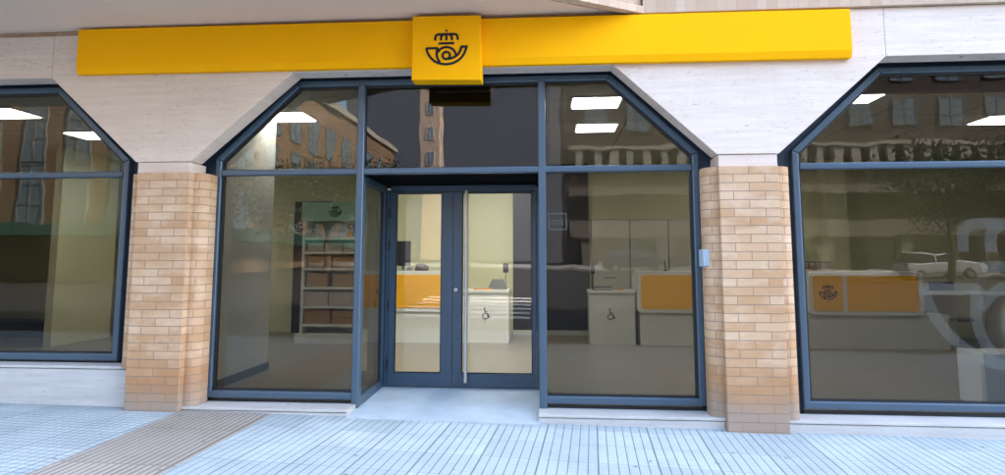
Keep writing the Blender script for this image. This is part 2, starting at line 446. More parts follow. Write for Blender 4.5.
# travertine: spandrels over the pillars, lintels over the windows, small caps between
def stone(poly, y0=-.36, y1=-.13, name='stone_panel', bev=.004): return MB().prism_xz(poly, y0, y1).build(name, M['trav'], B, bev, 1)
HT = 2.612
stone([(-5.728,2.112),(-4.637,1.113),(-4.0,1.113),(-2.849,2.106),(-2.849,HT),(-5.728,HT)])
stone([(.695,2.10),(1.751,1.113),(2.378,1.113),(3.499,2.121),(3.499,HT+.03),(.695,HT+.03)])
stone([(-2.846,2.106),(.692,2.100),(.692,HT+.02),(-2.846,HT+.02)])
stone([(-9.1,2.112),(-5.731,2.112),(-5.731,HT),(-9.1,HT)])
stone([(3.502,2.121),(7.2,2.121),(7.2,HT+.03),(3.502,HT+.03)])
stone([(-14,1.1),(-10.8,1.113),(-10.15,1.113),(-9.103,2.112),(-9.103,HT),(-14,HT)])
stone([(7.203,2.121),(8.03,1.113),(8.67,1.113),(12,1.1),(12,HT+.03),(7.203,HT+.03)])
for x0, x1 in ((-4.62,-4.012),(1.768,2.362),(-10.75,-10.15),(8.05,8.65)):
    MB().box(x0, x1, -.345, -.02, .985, 1.109).build('stone_cap', M['trav'], B, .003, 1)
# blue flashing panels between the frames and the masonry
def flash(poly): MB().prism_xz(poly, .035, .09).build('flashing_panel', M['framedark'], B)
def fl_between(xl, xr):     # xl: right jamb of left window, xr: left jamb of right window
    flash([(xl-.03,-1.62),(xr+.03,-1.62),(xr+.03,1.17),(xr+1.0,2.08),(xr+1.0,2.62),(xl-1.0,2.62),(xl-1.0,2.08),(xl-.03,1.17)])
WIN = [(-10.02,-4.95),(-3.885,1.64),(2.63,8.0)]
fl_between(WIN[0][1], WIN[1][0]); fl_between(WIN[1][1], WIN[2][0])
for x0, x1 in WIN: MB().box(x0+1.0, x1-1.0, .036, .088, 2.085, 2.62).build('flashing_panel', M['framedark'], B)
flash([(-14,-1.7),(-9.99,-1.7),(-9.99,1.17),(-9.02,2.08),(-9.02,2.62),(-14,2.62)]); flash([(7.97,-1.8),(12,-1.8),(12,2.62),(7.0,2.62),(7.0,2.08),(7.97,1.17)])
# sills
def sill(x0, x1, zt, zb, name='window_sill', yf=-.352):
    MB().box(x0, x1, yf+.012, -.005, zb, zt-.037).build(name, M['sillstone'], B, .004, 1)
    MB().hexa([(x0-.003,yf,zt-.029),(x1+.003,yf,zt-.029),(x1+.003,-.008,zt-.034),(x0-.003,-.008,zt-.034),(x0-.003,yf,zt),(x1+.003,yf,zt),(x1+.003,-.008,zt-.012),(x0-.003,-.008,zt-.012)]).build('sill_slab', M['sillstone'], B, .005, 2)
sill(-3.952, -2.14, -1.555, -1.72); sill(-.122, 1.742, -1.562, -1.75); sill(2.345, 8.05, -1.573, -1.85)
sill(-10.1, -4.568, -1.150, -1.70, yf=-.30)
# brick wall and overhang above
MB().box(1.02, 12.0, -.405, -.1, HT+.035, HT+.30).build('soldier_course', M['soldier'], B, uvf=lambda w, n: (w.z-ZO-HT-.035, w.x) if abs(n.z) < .7 else (w.y, w.x))
MB().box(1.02, 40., -.40, 8., HT+.30, 22.).build('upper_wall', M['wallbrick'], B)
MB().box(12.0, 40., -.40, .1, -2.4, HT+.298).build('side_wall', M['wallbrick'], B)
MB().box(-40., -14., -.40, .1, -1.75, HT+.06).build('side_wall', M['wallbrick'], B)
ovh = [(1.0,-.30),(-2.65,-2.26),(-40,-2.26),(-40,8.),(1.0,8.)]
def shp(d): return [(1.0-d*.3,-.36+d*.0),(-2.65,-2.26+d),(-40,-2.26+d),(-40,8.),(1.0-d*.3,8.)]
MB().prism_xy([(1.005,-.37),(-3.65,-2.87),(-40,-2.87),(-40,7.9),(1.005,7.9)], 2.685, 22.).build('overhanging_wall', M['wallbrick'], B)
MB().prism_xy([(.80,-.33),(-3.77,-2.76),(-40,-2.76),(-40,-.33)], 2.672, 2.684).build('soffit', M['plaster'], B)
# brick edging that runs along the oblique edge of the soffit
e0 = (1.03,-.415); e1 = (-3.67,-2.93)
MB().prism_xy([(.93,-.372),e0,e1,(-3.77,-2.80)], 2.640, 2.72).build('brick_edging', M['soldier'], B, uvf=lambda w, n: (w.z*.5, w.x))
MB().box(-14, 1.0, -.325, -.1, HT+.0, 2.671).build('shadow_strip', M['wallbrick'], B)
MB().box(30, 112., 2., 30, -2.4, 36.).build('sun_blocking_tower', M['wallbrick'], B)  # added tall block, out of view, that keeps the sun off the street

# ---- windows
FW = .072
def offs(pts, d):
    # inward offset of an open path drawn clockwise starting bottom-left (left jamb up, head, right jamb down)
    out = []
    n = len(pts)
    for i in range(n):
        ds = []
        if i > 0: ds.append((pts[i][0]-pts[i-1][0], pts[i][1]-pts[i-1][1]))
        if i < n-1: ds.append((pts[i+1][0]-pts[i][0], pts[i+1][1]-pts[i][1]))
        ns = [(dz/math.hypot(dx,dz), -dx/math.hypot(dx,dz)) for dx, dz in ds]
        if len(ns) == 1: out.append((pts[i][0]+ns[0][0]*d, pts[i][1]+ns[0][1]*d))
        else:
            bx, bz = ns[0][0]+ns[1][0], ns[0][1]+ns[1][1]; l2 = bx*bx+bz*bz
            out.append((pts[i][0]+bx*2*d/l2, pts[i][1]+bz*2*d/l2))
    return out
def window(x0, x1, zb, name, glassmat, mullions=(), bottoms=None, chl=.95, chz=1.20, top=2.105, tr=1.026):
    path = [(x0,zb),(x0,chz),(x0+chl,top),(x1-chl,top),(x1,chz),(x1,zb)]
    inn = offs(path, FW)
    mb = MB().strip(path, inn, -.045, .034)
    w = mb.build(name, M['frame'], B, .014, 3)
    # stepped inner rebate
    i2 = offs(path, FW+.002); i3 = offs(path, FW+.026)
    MB().strip(i2, i3, -.012, .03).build('glazing_bead', M['rubber'], w)
    inset = FW-.01
    MB().box(x0+inset+.012, x1-inset-.012, -.050, .030, tr-.036, tr+.036).build('transom', M['frame'], w, .016, 3)
    for b0, b1 in (bottoms or [(x0, x1)]):
        MB().box(b0+.002, b1-.002, -.048, .031, zb-.002, zb+.078).build('bottom_rail', M['frame'], w, .014, 3)
        MB().box(b0+.02, b1-.02, -.012, .027, zb+.08, zb+.098).build('glazing_bead', M['rubber'], w)
    for mx, mz in mullions:
        MB().box(mx-.042, mx+.042, -.056, .034, mz, top-FW+.012).build('mullion', M['frame'], w, .016, 3)
    return w, path
def pane(poly, mat, parent, y=.004, th=.008): return MB().prism_xz(poly, y, y+th).build('pane', mat, parent)
# middle window (with the doorway cut into it)
M1, M2 = -2.157, -.078
wm, p = window(-3.885, 1.64, -1.522, 'window_front', M['glass'], [(M1,-1.612),(M2,-1.640)], [(-3.885,M1-.03),(M2+.03,1.64)])
g_ = .06
pane([(-3.885+g_,-1.47),(M1,-1.47),(M1,1.026),(-3.885+g_,1.026)], M['glass'], wm)
pane([(M2,-1.47),(1.64-g_,-1.47),(1.64-g_,1.026),(M2,1.026)], M['glass'], wm)
pane([(-3.885+g_,1.028),(M1-.002,1.028),(M1-.002,2.05),(-2.91,2.05),(-3.885+g_,1.17)], M['glass'], wm)
pane([(M1,1.028),(M2,1.028),(M2,2.05),(M1,2.05)], M['glass'], wm)
pane([(M2+.002,1.028),(1.64-g_,1.028),(1.64-g_,1.17),(.665,2.05),(M2+.002,2.05)], M['glass'], wm)
wl, p = window(-10.02, -4.95, -1.135, 'window_front', M['glass'], [(-7.9,-1.13)])
pane([(-7.9,-1.07),(-4.95-g_,-1.07),(-4.95-g_,1.026),(-7.9,1.026)], M['glass'], wl); pane([(-10.02+g_,-1.07),(-7.902,-1.07),(-7.902,1.026),(-10.02+g_,1.026)], M['glass'], wl)
pane([(-10.02+g_,1.028),(-4.95-g_,1.028),(-4.95-g_,1.17),(-5.93,2.05),(-9.05,2.05),(-10.02+g_,1.17)], M['glass'], wl)
wr, p = window(2.63, 8.0, -1.53, 'window_front', M['glass'], [(5.6,-1.54)])
pane([(2.63+g_,-1.48),(5.6,-1.48),(5.6,1.026),(2.63+g_,1.026)], M['glass'], wr); pane([(5.602,-1.48),(8.0-g_,-1.48),(8.0-g_,1.026),(5.602,1.026)], M['glass'], wr)
pane([(2.63+g_,1.028),(8.0-g_,1.028),(8.0-g_,1.17),(7.0,2.05),(3.6,2.05),(2.63+g_,1.17)], M['glass'], wr)
# packing and dark gap under the bottom rails
for x0, x1, z0, z1 in ((-3.87,M1,-1.60,-1.54),(M2+.04,1.62,-1.60,-1.54),(2.64,7.98,-1.62,-1.55),(-10,-4.97,-1.2,-1.14)):
    MB().box(x0, x1, -.004, .032, z0, z1).build('packing_strip', M['rubber'], B)
# vestibule: side screens, soffit, doors
YD = 1.0
for sx, x in ((1, M1+.0), (-1, M2+.0)):
    sc = MB().box(x-.035, x+.035, .036, YD-.06, -1.615 if sx > 0 else -1.62, -1.50).build('side_screen', M['frame'], B, .008, 2)
    MB().box(x-.035, x+.035, YD-.058, YD+.03, -1.60, .97).build('screen_post', M['doorframe'], sc, .008, 2)
    MB().box(x-.035, x+.035, .036, YD-.06, .90, .985).build('screen_rail', M['doorframe'], sc, .008, 2)
    MB().box(x-.035, x+.035, .036, .085, -1.498, .898).build('screen_post', M['frame'], sc, .008, 2)
    MB().box(x-.004, x+.004, .08, YD-.055, -1.505, .905).build('pane', M['glass'], sc)
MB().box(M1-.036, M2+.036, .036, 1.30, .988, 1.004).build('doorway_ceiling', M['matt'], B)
MB().box(M1-.06, M2+.06, .16, .20, 1.006, 2.14).build('transom_backing', M['darkpanel'], B)
DL, DR, DT, DB = -2.118, -.117, .93, -1.578
fr = MB().box(DL, DL+.05, YD-.03, YD+.05, DB, DT).box(DR-.05, DR, YD-.03, YD+.05, DB, DT).box(DL+.052, DR-.052, YD-.03, YD+.05, DT-.03, DT+.055)
fr.build('door_frame', M['doorframe'], B, .006, 2)
meet = -1.238
def leaf(x0, x1, gl, gr, handle):
    y0, y1 = YD-.045, YD+.03
    zb, zt, gb, gt = DB+.008, DT-.034, -1.405, .885
    d = MB().box(x0, gl, y0, y1, zb, zt).box(gr, x1, y0, y1, zb, zt).box(gl, gr, y0, y1, zb, gb).box(gl, gr, y0, y1, gt, zt).build('door', M['doorframe'], B, 0)
    MB().box(gl-.004, gr+.004, YD-.008, YD+.0, gb-.004, gt+.004).build('pane', M['doorglass'], d)
    MB().strip([(gl,gb),(gl,gt),(gr,gt),(gr,gb)], [(gl+.012,gb+.012),(gl+.012,gt-.012),(gr-.012,gt-.012),(gr-.012,gb+.012)], YD-.03, YD-.01, True).build('glazing_bead', M['rubber'], d)
    if handle:
        h = -1.055
        MB().tube([(h,YD-.115,-1.50),(h,YD-.115,.905)], .0225, 16).build('door_handle', M['steel'], d, smooth=True)
        for z in (-1.25, .62): MB().tube([(h,YD-.115,z),(h,YD-.04,z)], .011, 10).build('handle_bracket', M['steel'], d, smooth=True)
    return d
dl = leaf(DL+.054, meet-.003, -1.985, -1.385, False)
dr = leaf(meet+.003, DR-.054, -1.12, -.222, True)
MB().tube([(meet+.045,YD-.062,-.36),(meet+.045,YD-.04,-.36)], .022, 14).build('lock', M['steel'], dl)
MB().tube([(meet+.045,YD-.064,-.36),(meet+.045,YD-.06,-.36)], .009, 10).build('keyhole', M['rubber'], dl)
for z in (.62, .2, -.55, -1.3): MB().tube([(DL+.052,YD-.055,z-.06),(DL+.052,YD-.055,z+.06)], .011, 10).build('hinge', M['rubber'], dl)

# ---- interior shell
struct('floor', MB().box(-14, M1, .095, 1.04, -1.70, -1.58).box(M2, 12, .095, 1.04, -1.70, -1.58).box(-14, 12, 1.04, 6.9, -1.70, -1.58), M['floor'])
struct('ceiling', MB().box(-14, 12, .095, 6.9, 2.15, 2.25), M['ceiling'])
MB().box(-14, 12, 6.6, 6.75, -1.579, 2.149).build('rear_wall', M['creamwall'], B)
MB().box(-14.1, -13.95, .1, 6.59, -1.579, 2.149).build('end_wall', M['whitewall'], B)
MB().box(11.9, 12.0, .1, 6.59, -1.579, 2.149).build('end_wall', M['whitewall'], B)
pw = MB().box(-4.62, -4.14, .12, 2.0, -1.579, 2.149).build('partition_wall', M['whitewall'], B)
MB().box(-4.63, -4.125, .118, 2.015, -1.578, -1.47).build('skirting_board', M['bluegrey'], pw)
pw = MB().box(-9.35, -9.2, 3.9, 5.4, -1.579, 2.149).build('partition_wall', M['creamwall'], B)
pw = MB().box(1.82, 2.45, .14, .55, -1.579, 2.149).build('column_casing', M['whitewall'], B)
MB().box(5.75, 6.15, 6.2, 6.59, -1.579, 2.149).build('column_casing', M['creamwall'], B)
MB().box(2.75, 7.9, .30, .42, 1.925, 2.149).build('window_beam', M['framedark'], B)
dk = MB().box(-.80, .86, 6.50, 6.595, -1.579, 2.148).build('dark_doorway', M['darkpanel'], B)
MB().box(-.80, .86, 6.48, 6.50, -1.578, -1.48).build('skirting_board', M['whitewall'], dk)
MB().box(-5.75, -4.9, 6.45, 6.59, -1.579, 1.35).build('dark_cupboard_door', M['darkpanel'], B)

# ---- ceiling lamps
def lamp(x, y, label):
    t = thing('ceiling_light', label, 'ceiling light', (x, y, 2.15), 'square ceiling lights in the shop')
    MB().box(x-.335, x+.335, y-.285, y+.285, 2.132, 2.149).build('lamp_frame', M['white'], t)
    MB().box(x-.31, x+.31, y-.26, y+.26, 2.122, 2.131).build('diffuser', M['lamp'], t)
for x, y, l in ((-7.85,1.25,'square lit ceiling panel at the far left edge behind the left window'),
                (-7.75,2.80,'smaller looking lit ceiling panel beside the sloping head of the left window'),
                (-3.85,1.78,'single lit ceiling panel behind the sloped upper left pane beside the door'),
                (.64,1.32,'nearer and higher of two lit panels in the upper right pane beside the door'),
                (.76,2.87,'farther and lower of two lit panels in the upper right pane beside the door'),
                (3.98,1.32,'sliver of lit ceiling panel at the sloping corner of the right window'),
                (6.85,2.80,'lit ceiling panel at the right edge of the right window')): lamp(x, y, l)
for x, y in ((-1.1,4.4),(-1.1,2.9),(-7.2,4.4),(3.5,4.4)):  # extra lamps placed out of sight to brighten the interior
    lamp(x, y, 'added ceiling panel unseen from the street that brightens the shop')

# ---- shelf unit
sx0, sx1, sy0, sy1 = -4.88, -3.72, 4.86, 5.28
sh = thing('shelf_unit', 'tall white shelving with green header behind the left pane beside the door', 'shelves', (-4.3,5.05,-1.58))
MB().box(sx0, sx0+.05, sy0, sy1, -1.40, .80).box(sx1-.05, sx1, sy0, sy1, -1.40, .80).build('side_panel', M['white'], sh)
MB().box(sx0+.05, sx1-.05, sy1-.03, sy1, -1.40, .80).build('back_panel', M['white'], sh)
MB().box(sx0-.02, sx1+.02, sy0-.02, sy1, .80, 1.17).build('header', M['green'], sh)
MB().box(sx0-.06, sx1+.1, sy0-.10, sy1, -1.58, -1.40).build('plinth', M['white'], sh)
SZ = [.47, .19, -.13, -.50, -.87, -1.22]
for z in SZ: MB().box(sx0+.052, sx1-.052, sy0-.015, sy1-.032, z-.045, z).build('shelf', M['white'], sh)
emblem(MB(), -4.22, .985, .0006, sy0-.025, sy0-.0205).build('emblem', M['ink'], sh)
def carton(x0, x1, y0, y1, z0, z1, mat, label, group):
    t = MB().box(0, x1-x0, 0, y1-y0, 0, z1-z0).build('cardboard_box', mat, None, .004, 1, zadd=0)
    t.location = (x0, y0, z0+ZO); return tag(t, label, 'box', group)
for a, (x0, x1, w) in enumerate(((-4.78,-4.45,'left'),(-4.43,-4.08,'middle'),(-4.06,-3.80,'right'))):
    carton(x0, x1, 4.90, 5.2, .192, .36, M['palecard'], 'pale grey flat box, %s one of the row on the second shelf' % w, 'pale boxes on the shelving')
carton(-4.75,-4.30,4.9,5.2,-.128,.10,M['card'],'dark brown box on the left of the third shelf down','brown boxes on the shelving')
carton(-4.26,-3.82,4.9,5.2,-.128,.08,M['card'],'low brown box on the right of the third shelf down','brown boxes on the shelving')
carton(-4.78,-4.37,4.9,5.2,-.498,-.235,M['card'],'brown box on the left of the fourth shelf down','brown boxes on the shelving')
carton(-4.26,-3.80,4.9,5.2,-.498,-.25,M['card'],'brown box on the right of the fourth shelf down','brown boxes on the shelving')
carton(-4.81,-4.34,4.89,5.2,-.868,-.60,M['palecard'],'large pale brown box on the left of the fifth shelf','pale boxes on the shelving')
carton(-4.32,-3.79,4.89,5.2,-.868,-.60,M['palecard'],'large pale brown box on the right of the fifth shelf','pale boxes on the shelving')
carton(-4.81,-4.29,4.89,5.2,-1.218,-.94,M['card'],'large brown box on the left of the lowest shelf','brown boxes on the shelving')
carton(-4.26,-3.79,4.89,5.2,-1.218,-1.09,M['card'],'lower of two flat brown boxes on the right of the lowest shelf','brown boxes on the shelving')
carton(-4.25,-3.80,4.89,5.2,-1.086,-.96,M['card'],'upper of two flat brown boxes on the right of the lowest shelf','brown boxes on the shelving')
for x, w in ((-4.72,'left'),(-3.98,'right')):
    t = thing('amber_jar', 'small amber jar at the %s end of the top shelf' % w, 'jar', (x,5.0,.47), 'amber jars on the top shelf')
    MB().tube([(x,5.0,.472),(x,5.0,.56),(x,5.0,.585)], [.05,.05,.028], 12).build('jar_body', M['amber'], t)
    MB().tube([(x,5.0,.586),(x,5.0,.615)], .03, 12).build('jar_lid', M['black'], t)

# ---- counters
def rrect(x0, x1, z0, z1, r, cor=(1,1,1,1)):
    P = []
    for (cx, cz, a), c in zip(((x1-r,z1-r,0),(x0+r,z1-r,90),(x0+r,z0+r,180),(x1-r,z0+r,270)), cor):
        if c: P += arc(cx, cz, r, a, a+90, 6)
        else: P.append({0:(x1,z1),90:(x0,z1),180:(x0,z0),270:(x1,z0)}[a])
    return P
def counter(x0, x1, yf, name, label, panels, base=None, ztop=-.185):
    t = thing(name, label, 'counter', ((x0+x1)/2, yf+.35, -1.58), 'service counters with yellow fronts')
    b0, b1 = base or (x0+.05, x1-.05)
    MB().box(b0, b1, yf+.05, yf+.70, -1.579, -.96).build('counter_base', M['white'], t)
    MB().prism_xz(rrect(x0, x1, -.975, ztop, .10), yf, yf+.75).build('counter_top', M['white'], t, .006, 1)
    for q0, q1, cor in panels:
        MB().prism_xz(rrect(q0, q1, -.90, ztop-.075, .06, cor), yf-.012, yf-.001).build('yellow_panel', M['counteryellow'], t)
    return t
cA = counter(-4.05, -1.75, 5.0, 'counter', 'yellow fronted counter seen through the left door leaf', [(-3.98,-3.05,(0,1,1,0)),(-3.0,-1.82,(1,0,0,1))])
emblem(MB(), -3.28, -.56, .0006, 4.980, 4.9875).build('emblem', M['ink'], cA)
cD = counter(1.66, 3.4, 5.0, 'counter', 'yellow fronted counter at the right of the right pane beside the door', [(1.73,3.33,(1,1,1,1))])
cE = counter(4.72, 6.72, 4.8, 'counter', 'yellow fronted counter with emblem panel behind the right window', [(4.80,5.32,(0,1,1,0)),(5.40,6.64,(1,0,0,1))], base=(4.70,7.15))
emblem(MB(), 5.06, -.56, .00074, 4.780, 4.7875).build('emblem', M['ink'], cE)
def desk(x0, x1, yf, label, sym=None, legs=False):
    t = thing('low_desk', label, 'desk', ((x0+x1)/2, yf+.3, -1.58), 'low white service desks')
    MB().box(x0, x1, yf-.02, yf+.62, -.615, -.555).build('desk_top', M['white'], t, .008, 2)
    if legs:
        MB().box(x0+.02, x0+.9, yf+.5, yf+.55, -1.579, -.617).build('desk_front', M['white'], t)
        MB().box(x1-.06, x1-.02, yf+.02, yf+.58, -1.579, -.617).build('desk_leg', M['white'], t)
    else: MB().box(x0+.015, x1-.015, yf+.02, yf+.58, -1.579, -.617).build('desk_front', M['white'], t)
    if sym: wheelchair(MB(), sym, -1.03, .12, yf+.010, yf+.0185).build('wheelchair_symbol', M['ink'], t)
    return t
desk(-1.72, -.79, 5.1, 'low white desk with wheelchair symbol behind the right door leaf', -1.26)
desk(.745, 1.64, 5.1, 'low white desk with wheelchair symbol beside the rounded yellow counter', 1.16)
desk(6.78, 8.3, 4.95, 'white desk with open knee space at the right edge of the right window', None, True)
# things on the counters
t = thing('monitor', 'black computer monitor on the yellow counter behind the left door leaf', 'monitor', (-2.93,5.3,-.185))
MB().box(-3.12,-2.80,5.28,5.32,-.09,.41).build('screen', M['black'], t, .006, 1); MB().box(-2.99,-2.93,5.33,5.36,-.18,.1).build('stand', M['grey'], t); MB().box(-3.08,-2.84,5.22,5.42,-.184,-.172).build('foot', M['grey'], t)
t = thing('desk_phone', 'dark desk telephone beside the monitor on the yellow counter', 'telephone', (-2.55,5.2,-.185))
MB().hexa([(-2.68,5.12,-.184),(-2.42,5.12,-.184),(-2.42,5.3,-.184),(-2.68,5.3,-.184),(-2.68,5.12,-.15),(-2.42,5.12,-.15),(-2.42,5.3,-.09),(-2.68,5.3,-.09)]).build('phone_body', M['black'], t, .008, 2)
MB().tube([(-2.66,5.2,-.10),(-2.64,5.2,-.07),(-2.5,5.2,-.065),(-2.47,5.2,-.10)], [.03,.022,.022,.03], 10).build('handset', M['black'], t, smooth=True)
t = thing('card_reader', 'grey card reader between monitor and telephone on the yellow counter', 'card reader', (-2.77,5.12,-.185))
MB().hexa([(-2.84,5.08,-.184),(-2.72,5.08,-.184),(-2.72,5.2,-.184),(-2.84,5.2,-.184),(-2.84,5.08,-.16),(-2.72,5.08,-.16),(-2.72,5.2,-.09),(-2.84,5.2,-.09)]).build('reader_body', M['grey'], t, .008, 2); MB().box(-2.82,-2.74,5.098,5.10,-.15,-.13).build('display', M['black'], t)
t = thing('laptop', 'dark slanted screen terminal on the low desk behind the right door leaf', 'terminal', (-1.05,5.35,-.555))
MB().box(-1.28,-.86,5.2,5.45,-.554,-.535).build('keyboard', M['grey'], t); MB().hexa([(-1.24,5.44,-.534),(-.86,5.44,-.534),(-.86,5.47,-.534),(-1.24,5.47,-.534),(-1.16,5.54,-.36),(-.93,5.54,-.36),(-.93,5.56,-.36),(-1.16,5.56,-.36)]).build('screen', M['black'], t)
t = tag(MB().box(-1.50,-1.12,5.12,5.19,-.554,-.53).build('orange_folder', M['orange'], None), 'orange folder at the front edge of the low desk behind the door', 'folder')
t = thing('pole_terminal', 'black payment terminal on a thin post on the low desk behind the door', 'payment terminal', (-.88,5.2,-.555))
MB().tube([(-.865,5.2,-.554),(-.865,5.2,-.2)], .012, 8).build('post', M['grey'], t); MB().box(-.92,-.81,5.17,5.2,-.22,-.04).build('terminal_head', M['black'], t, .008, 1)
t = thing('pole_terminal', 'black payment terminal on a thin post beside the letter tray', 'payment terminal', (.84,5.2,-.555))
MB().tube([(.84,5.2,-.554),(.84,5.2,-.15)], .014, 8).build('post', M['black'], t); MB().box(.80,.88,5.17,5.2,-.24,-.08).build('terminal_head', M['black'], t, .008, 1)
t = thing('letter_tray', 'dark letter tray with papers on the low desk in the right pane', 'tray', (1.05,5.3,-.555))
MB().box(.86,1.24,5.16,5.44,-.554,-.535).build('tray_base', M['black'], t); MB().box(.88,1.22,5.17,5.43,-.534,-.508).build('papers', M['paper'], t); MB().box(.84,1.20,5.155,5.42,-.507,-.49).build('tray_lid', M['black'], t)
tag(MB().box(1.22,1.42,5.12,5.25,-.554,-.535).build('orange_folder', M['orange'], None), 'small orange folder beside the letter tray on the low desk', 'folder')
t = thing('pen_stand', 'thin dark pen stand on top of the rounded yellow counter', 'pen stand', (2.24,5.2,-.185))
MB().tube([(2.24,5.2,-.184),(2.24,5.2,-.165)], .05, 12).build('stand_base', M['black'], t); MB().tube([(2.24,5.2,-.164),(2.22,5.2,.02)], .009, 8).build('pen', M['black'], t)
# tray of small white pots on the right counter
tr_ = thing('pot_tray', 'brown tray of small pale pots on the counter behind the right window', 'tray', (4.92,5.0,-.185))
MB().box(4.60,5.24,4.86,5.2,-.184,-.13).build('tray_base', M['card'], tr_)
for i in range(6):
    for j in range(2):
        x = 4.66+i*.105; y = 4.93+j*.17
        p_ = thing('small_pot', 'small pale pot in the brown tray on the right counter', 'pot', (x,y,-.13), 'pots in the counter tray')
        MB().tube([(x,y,-.129),(x,y,-.05),(x,y,-.03)], [.04,.045,.03], 10).build('pot_body', M['palecard'], p_); MB().tube([(x,y,-.029),(x,y,.0)], .036, 10).build('pot_lid', M['grey'], p_)
# back cabinets
for i in range(4):
    x0 = .90+i*.80
    t = thing('wall_cabinet', ['tall beige cabinet next to the dark doorway on the back wall', 'second tall beige cabinet from the dark doorway', 'third tall beige cabinet from the dark doorway', 'fourth tall beige cabinet from the dark doorway, half behind the brick pillar'][i], 'cabinet', (x0+.4,6.4,-1.58), 'beige cabinets along the back wall')
    MB().box(x0+.004, x0+.796, 6.22, 6.59, -1.579, .90).build('carcass', M['cabinet'], t, .004, 1)
    MB().box(x0+.012, x0+.788, 6.198, 6.218, -1.50, .885).build('cabinet_door', M['cabinet'], t, .004, 1)
    MB().box(x0+.25, x0+.48, 6.18, 6.197, -.36, -.33).build('pull_handle', M['grey'], t)
# chair behind the right desk
t = thing('office_chair', 'dark office chair in the knee space of the right desk', 'chair', (7.75,5.7,-1.58))
MB().box(7.5,8.0,5.45,5.95,-1.14,-1.06).build('seat', M['black'], t, .03, 3); MB().box(7.52,7.98,5.93,6.0,-.95,-.4).build('backrest', M['cardark'], t, .03, 3)
MB().tube([(7.75,5.7,-1.5),(7.75,5.7,-1.14)], .03, 10).build('gas_column', M['grey'], t)
for k in range(5):
    a = k*2*math.pi/5; MB().tube([(7.75,5.7,-1.5),(7.75+.28*math.cos(a),5.7+.28*math.sin(a),-1.54)], [.025,.018], 8).build('foot', M['grey'], t)
MB().box(7.74,7.80,5.96,5.99,-1.1,-.94).build('back_bar', M['grey'], t)
# white display plinth close behind the right glass
tag(MB().box(4.70, 5.55, .35, .80, -1.579, -1.0).build('display_plinth', M['white'], None, .01, 2), 'low white plinth just inside the glass at the right edge', 'plinth')
tag(MB().box(-12.6, -9.7, 5.3, 6.0, -1.579, -1.27).build('dark_bench', M['darkpanel'], None, .02, 2), 'low dark bench behind the left window', 'bench')
# black air curtain behind the pane over the doors
t = thing('air_curtain', 'black air curtain box under the emblem sign over the doors', 'air curtain', (-.96,.06,1.95))
MB().box(-1.335, -.60, .016, .150, 1.975, 2.034).build('housing', M['black'], t, .01, 2)
MB().box(-1.30, -.635, .05, .12, 1.965, 1.974).build('outlet_grille', M['grey'], t)

# ---- signs
fa = thing('fascia_sign', 'long yellow sign band across the stone above the windows', 'sign', (-1.1,-.4,2.1))
BT0, BT1, BB0, BB1 = 2.645, 2.605, 2.125, 2.092
prof = lambda x: [(x,-.36,0)]
def band(x0, x1):
    f = lambda x, a, b: a+(b-a)*(x+5.365)/(3.125+5.365)
    t0, t1 = f(x0,BT0,BT1), f(x1,BT0,BT1); b0, b1 = f(x0,BB0,BB1), f(x1,BB0,BB1)
    mb = MB()
    k = .075
    ring = lambda x, t, b: [(x,-.362,t),(x,-.450,t),(x,-.450,b+k),(x,-.425,b),(x,-.362,b)]
    mb.v = ring(x0,t0,b0)+ring(x1,t1,b1)
    mb.f = [(0,1,2,3,4),(9,8,7,6,5)]+[(i,5+i,5+(i+1)%5,(i+1)%5) for i in range(5)]
    return mb
band(-5.365, -1.458).build('sign_band', M['yellow'], fa, .003, 1); band(-.715, 3.125).build('sign_band', M['yellow'], fa, .003, 1)
ls = thing('emblem_sign', 'square yellow sign with dark crown and post horn emblem above the doors', 'sign', (-1.085,-.5,1.92))
MB().hexa([(-1.456,-.55,1.928),(-.708,-.55,1.912),(-.708,-.362,1.912),(-1.456,-.362,1.928),(-1.452,-.55,2.630),(-.716,-.55,2.622),(-.716,-.362,2.622),(-1.452,-.362,2.630)]).build('sign_panel', M['yellow'], ls, .006, 2)
emblem(MB(), -1.082, 2.268, .00104, -.5545, -.5495).build('emblem', M['ink'], ls)
jb = thing('junction_box', 'small pale blue box fixed to the side of the right brick pillar', 'junction box', (1.63,-.2,.0))
MB().box(1.588, 1.662, -.30, -.12, -.055, .125).build('box_body', M['steelblue'], jb, .012, 3)
MB().box(1.594, 1.656, -.304, -.299, -.045, .115).build('box_lid', M['steelblue'], jb, .002, 1)
MB().tube([(1.625,-.2,-.11),(1.625,-.2,-.056)], .012, 8).build('cable_gland', M['grey'], jb)
# frosted emblem on the right window, square sticker beside the doors
fe = thing('window_emblem', 'large frosted crown and horn emblem stuck on the right window', 'window decal', (4.9,-.001,-1.3))
emblem(MB(), 4.89, -.285, .0047, -.0030, .0025).build('emblem_print', M['frost'], fe)
MB().prism_xz(rrect(4.215, 4.43, -1.463, -.93, .08, (0,0,1,0)), -.0030, .0025).build('stripe_print', M['frost'], fe)
st = thing('window_sticker', 'faint square sticker on the glass to the right of the doors', 'sticker', (.06,0,.4))
MB().strip([(-.01,.345),(-.01,.535),(.195,.535),(.195,.345)], [(.002,.357),(.002,.523),(.183,.523),(.183,.357)], -.002, .003, True).build('outline', M['faint'], st)
tx = bpy.data.curves.new('sticker_text', 'FONT'); tx.body = 'OUET'; tx.size = .075; tx.extrude = .001
to = bpy.data.objects.new('tmp_text', tx); COL.objects.link(to)
dg = bpy.context.evaluated_depsgraph_get(); me = bpy.data.meshes.new_from_object(to.evaluated_get(dg)); bpy.data.objects.remove(to)
to = bpy.data.objects.new('lettering', me); COL.objects.link(to); me.materials.clear(); me.materials.append(M['faint']); to.parent = st
to.rotation_euler = (math.pi/2,0,0); to.location = (-.045,-.0006,.01)

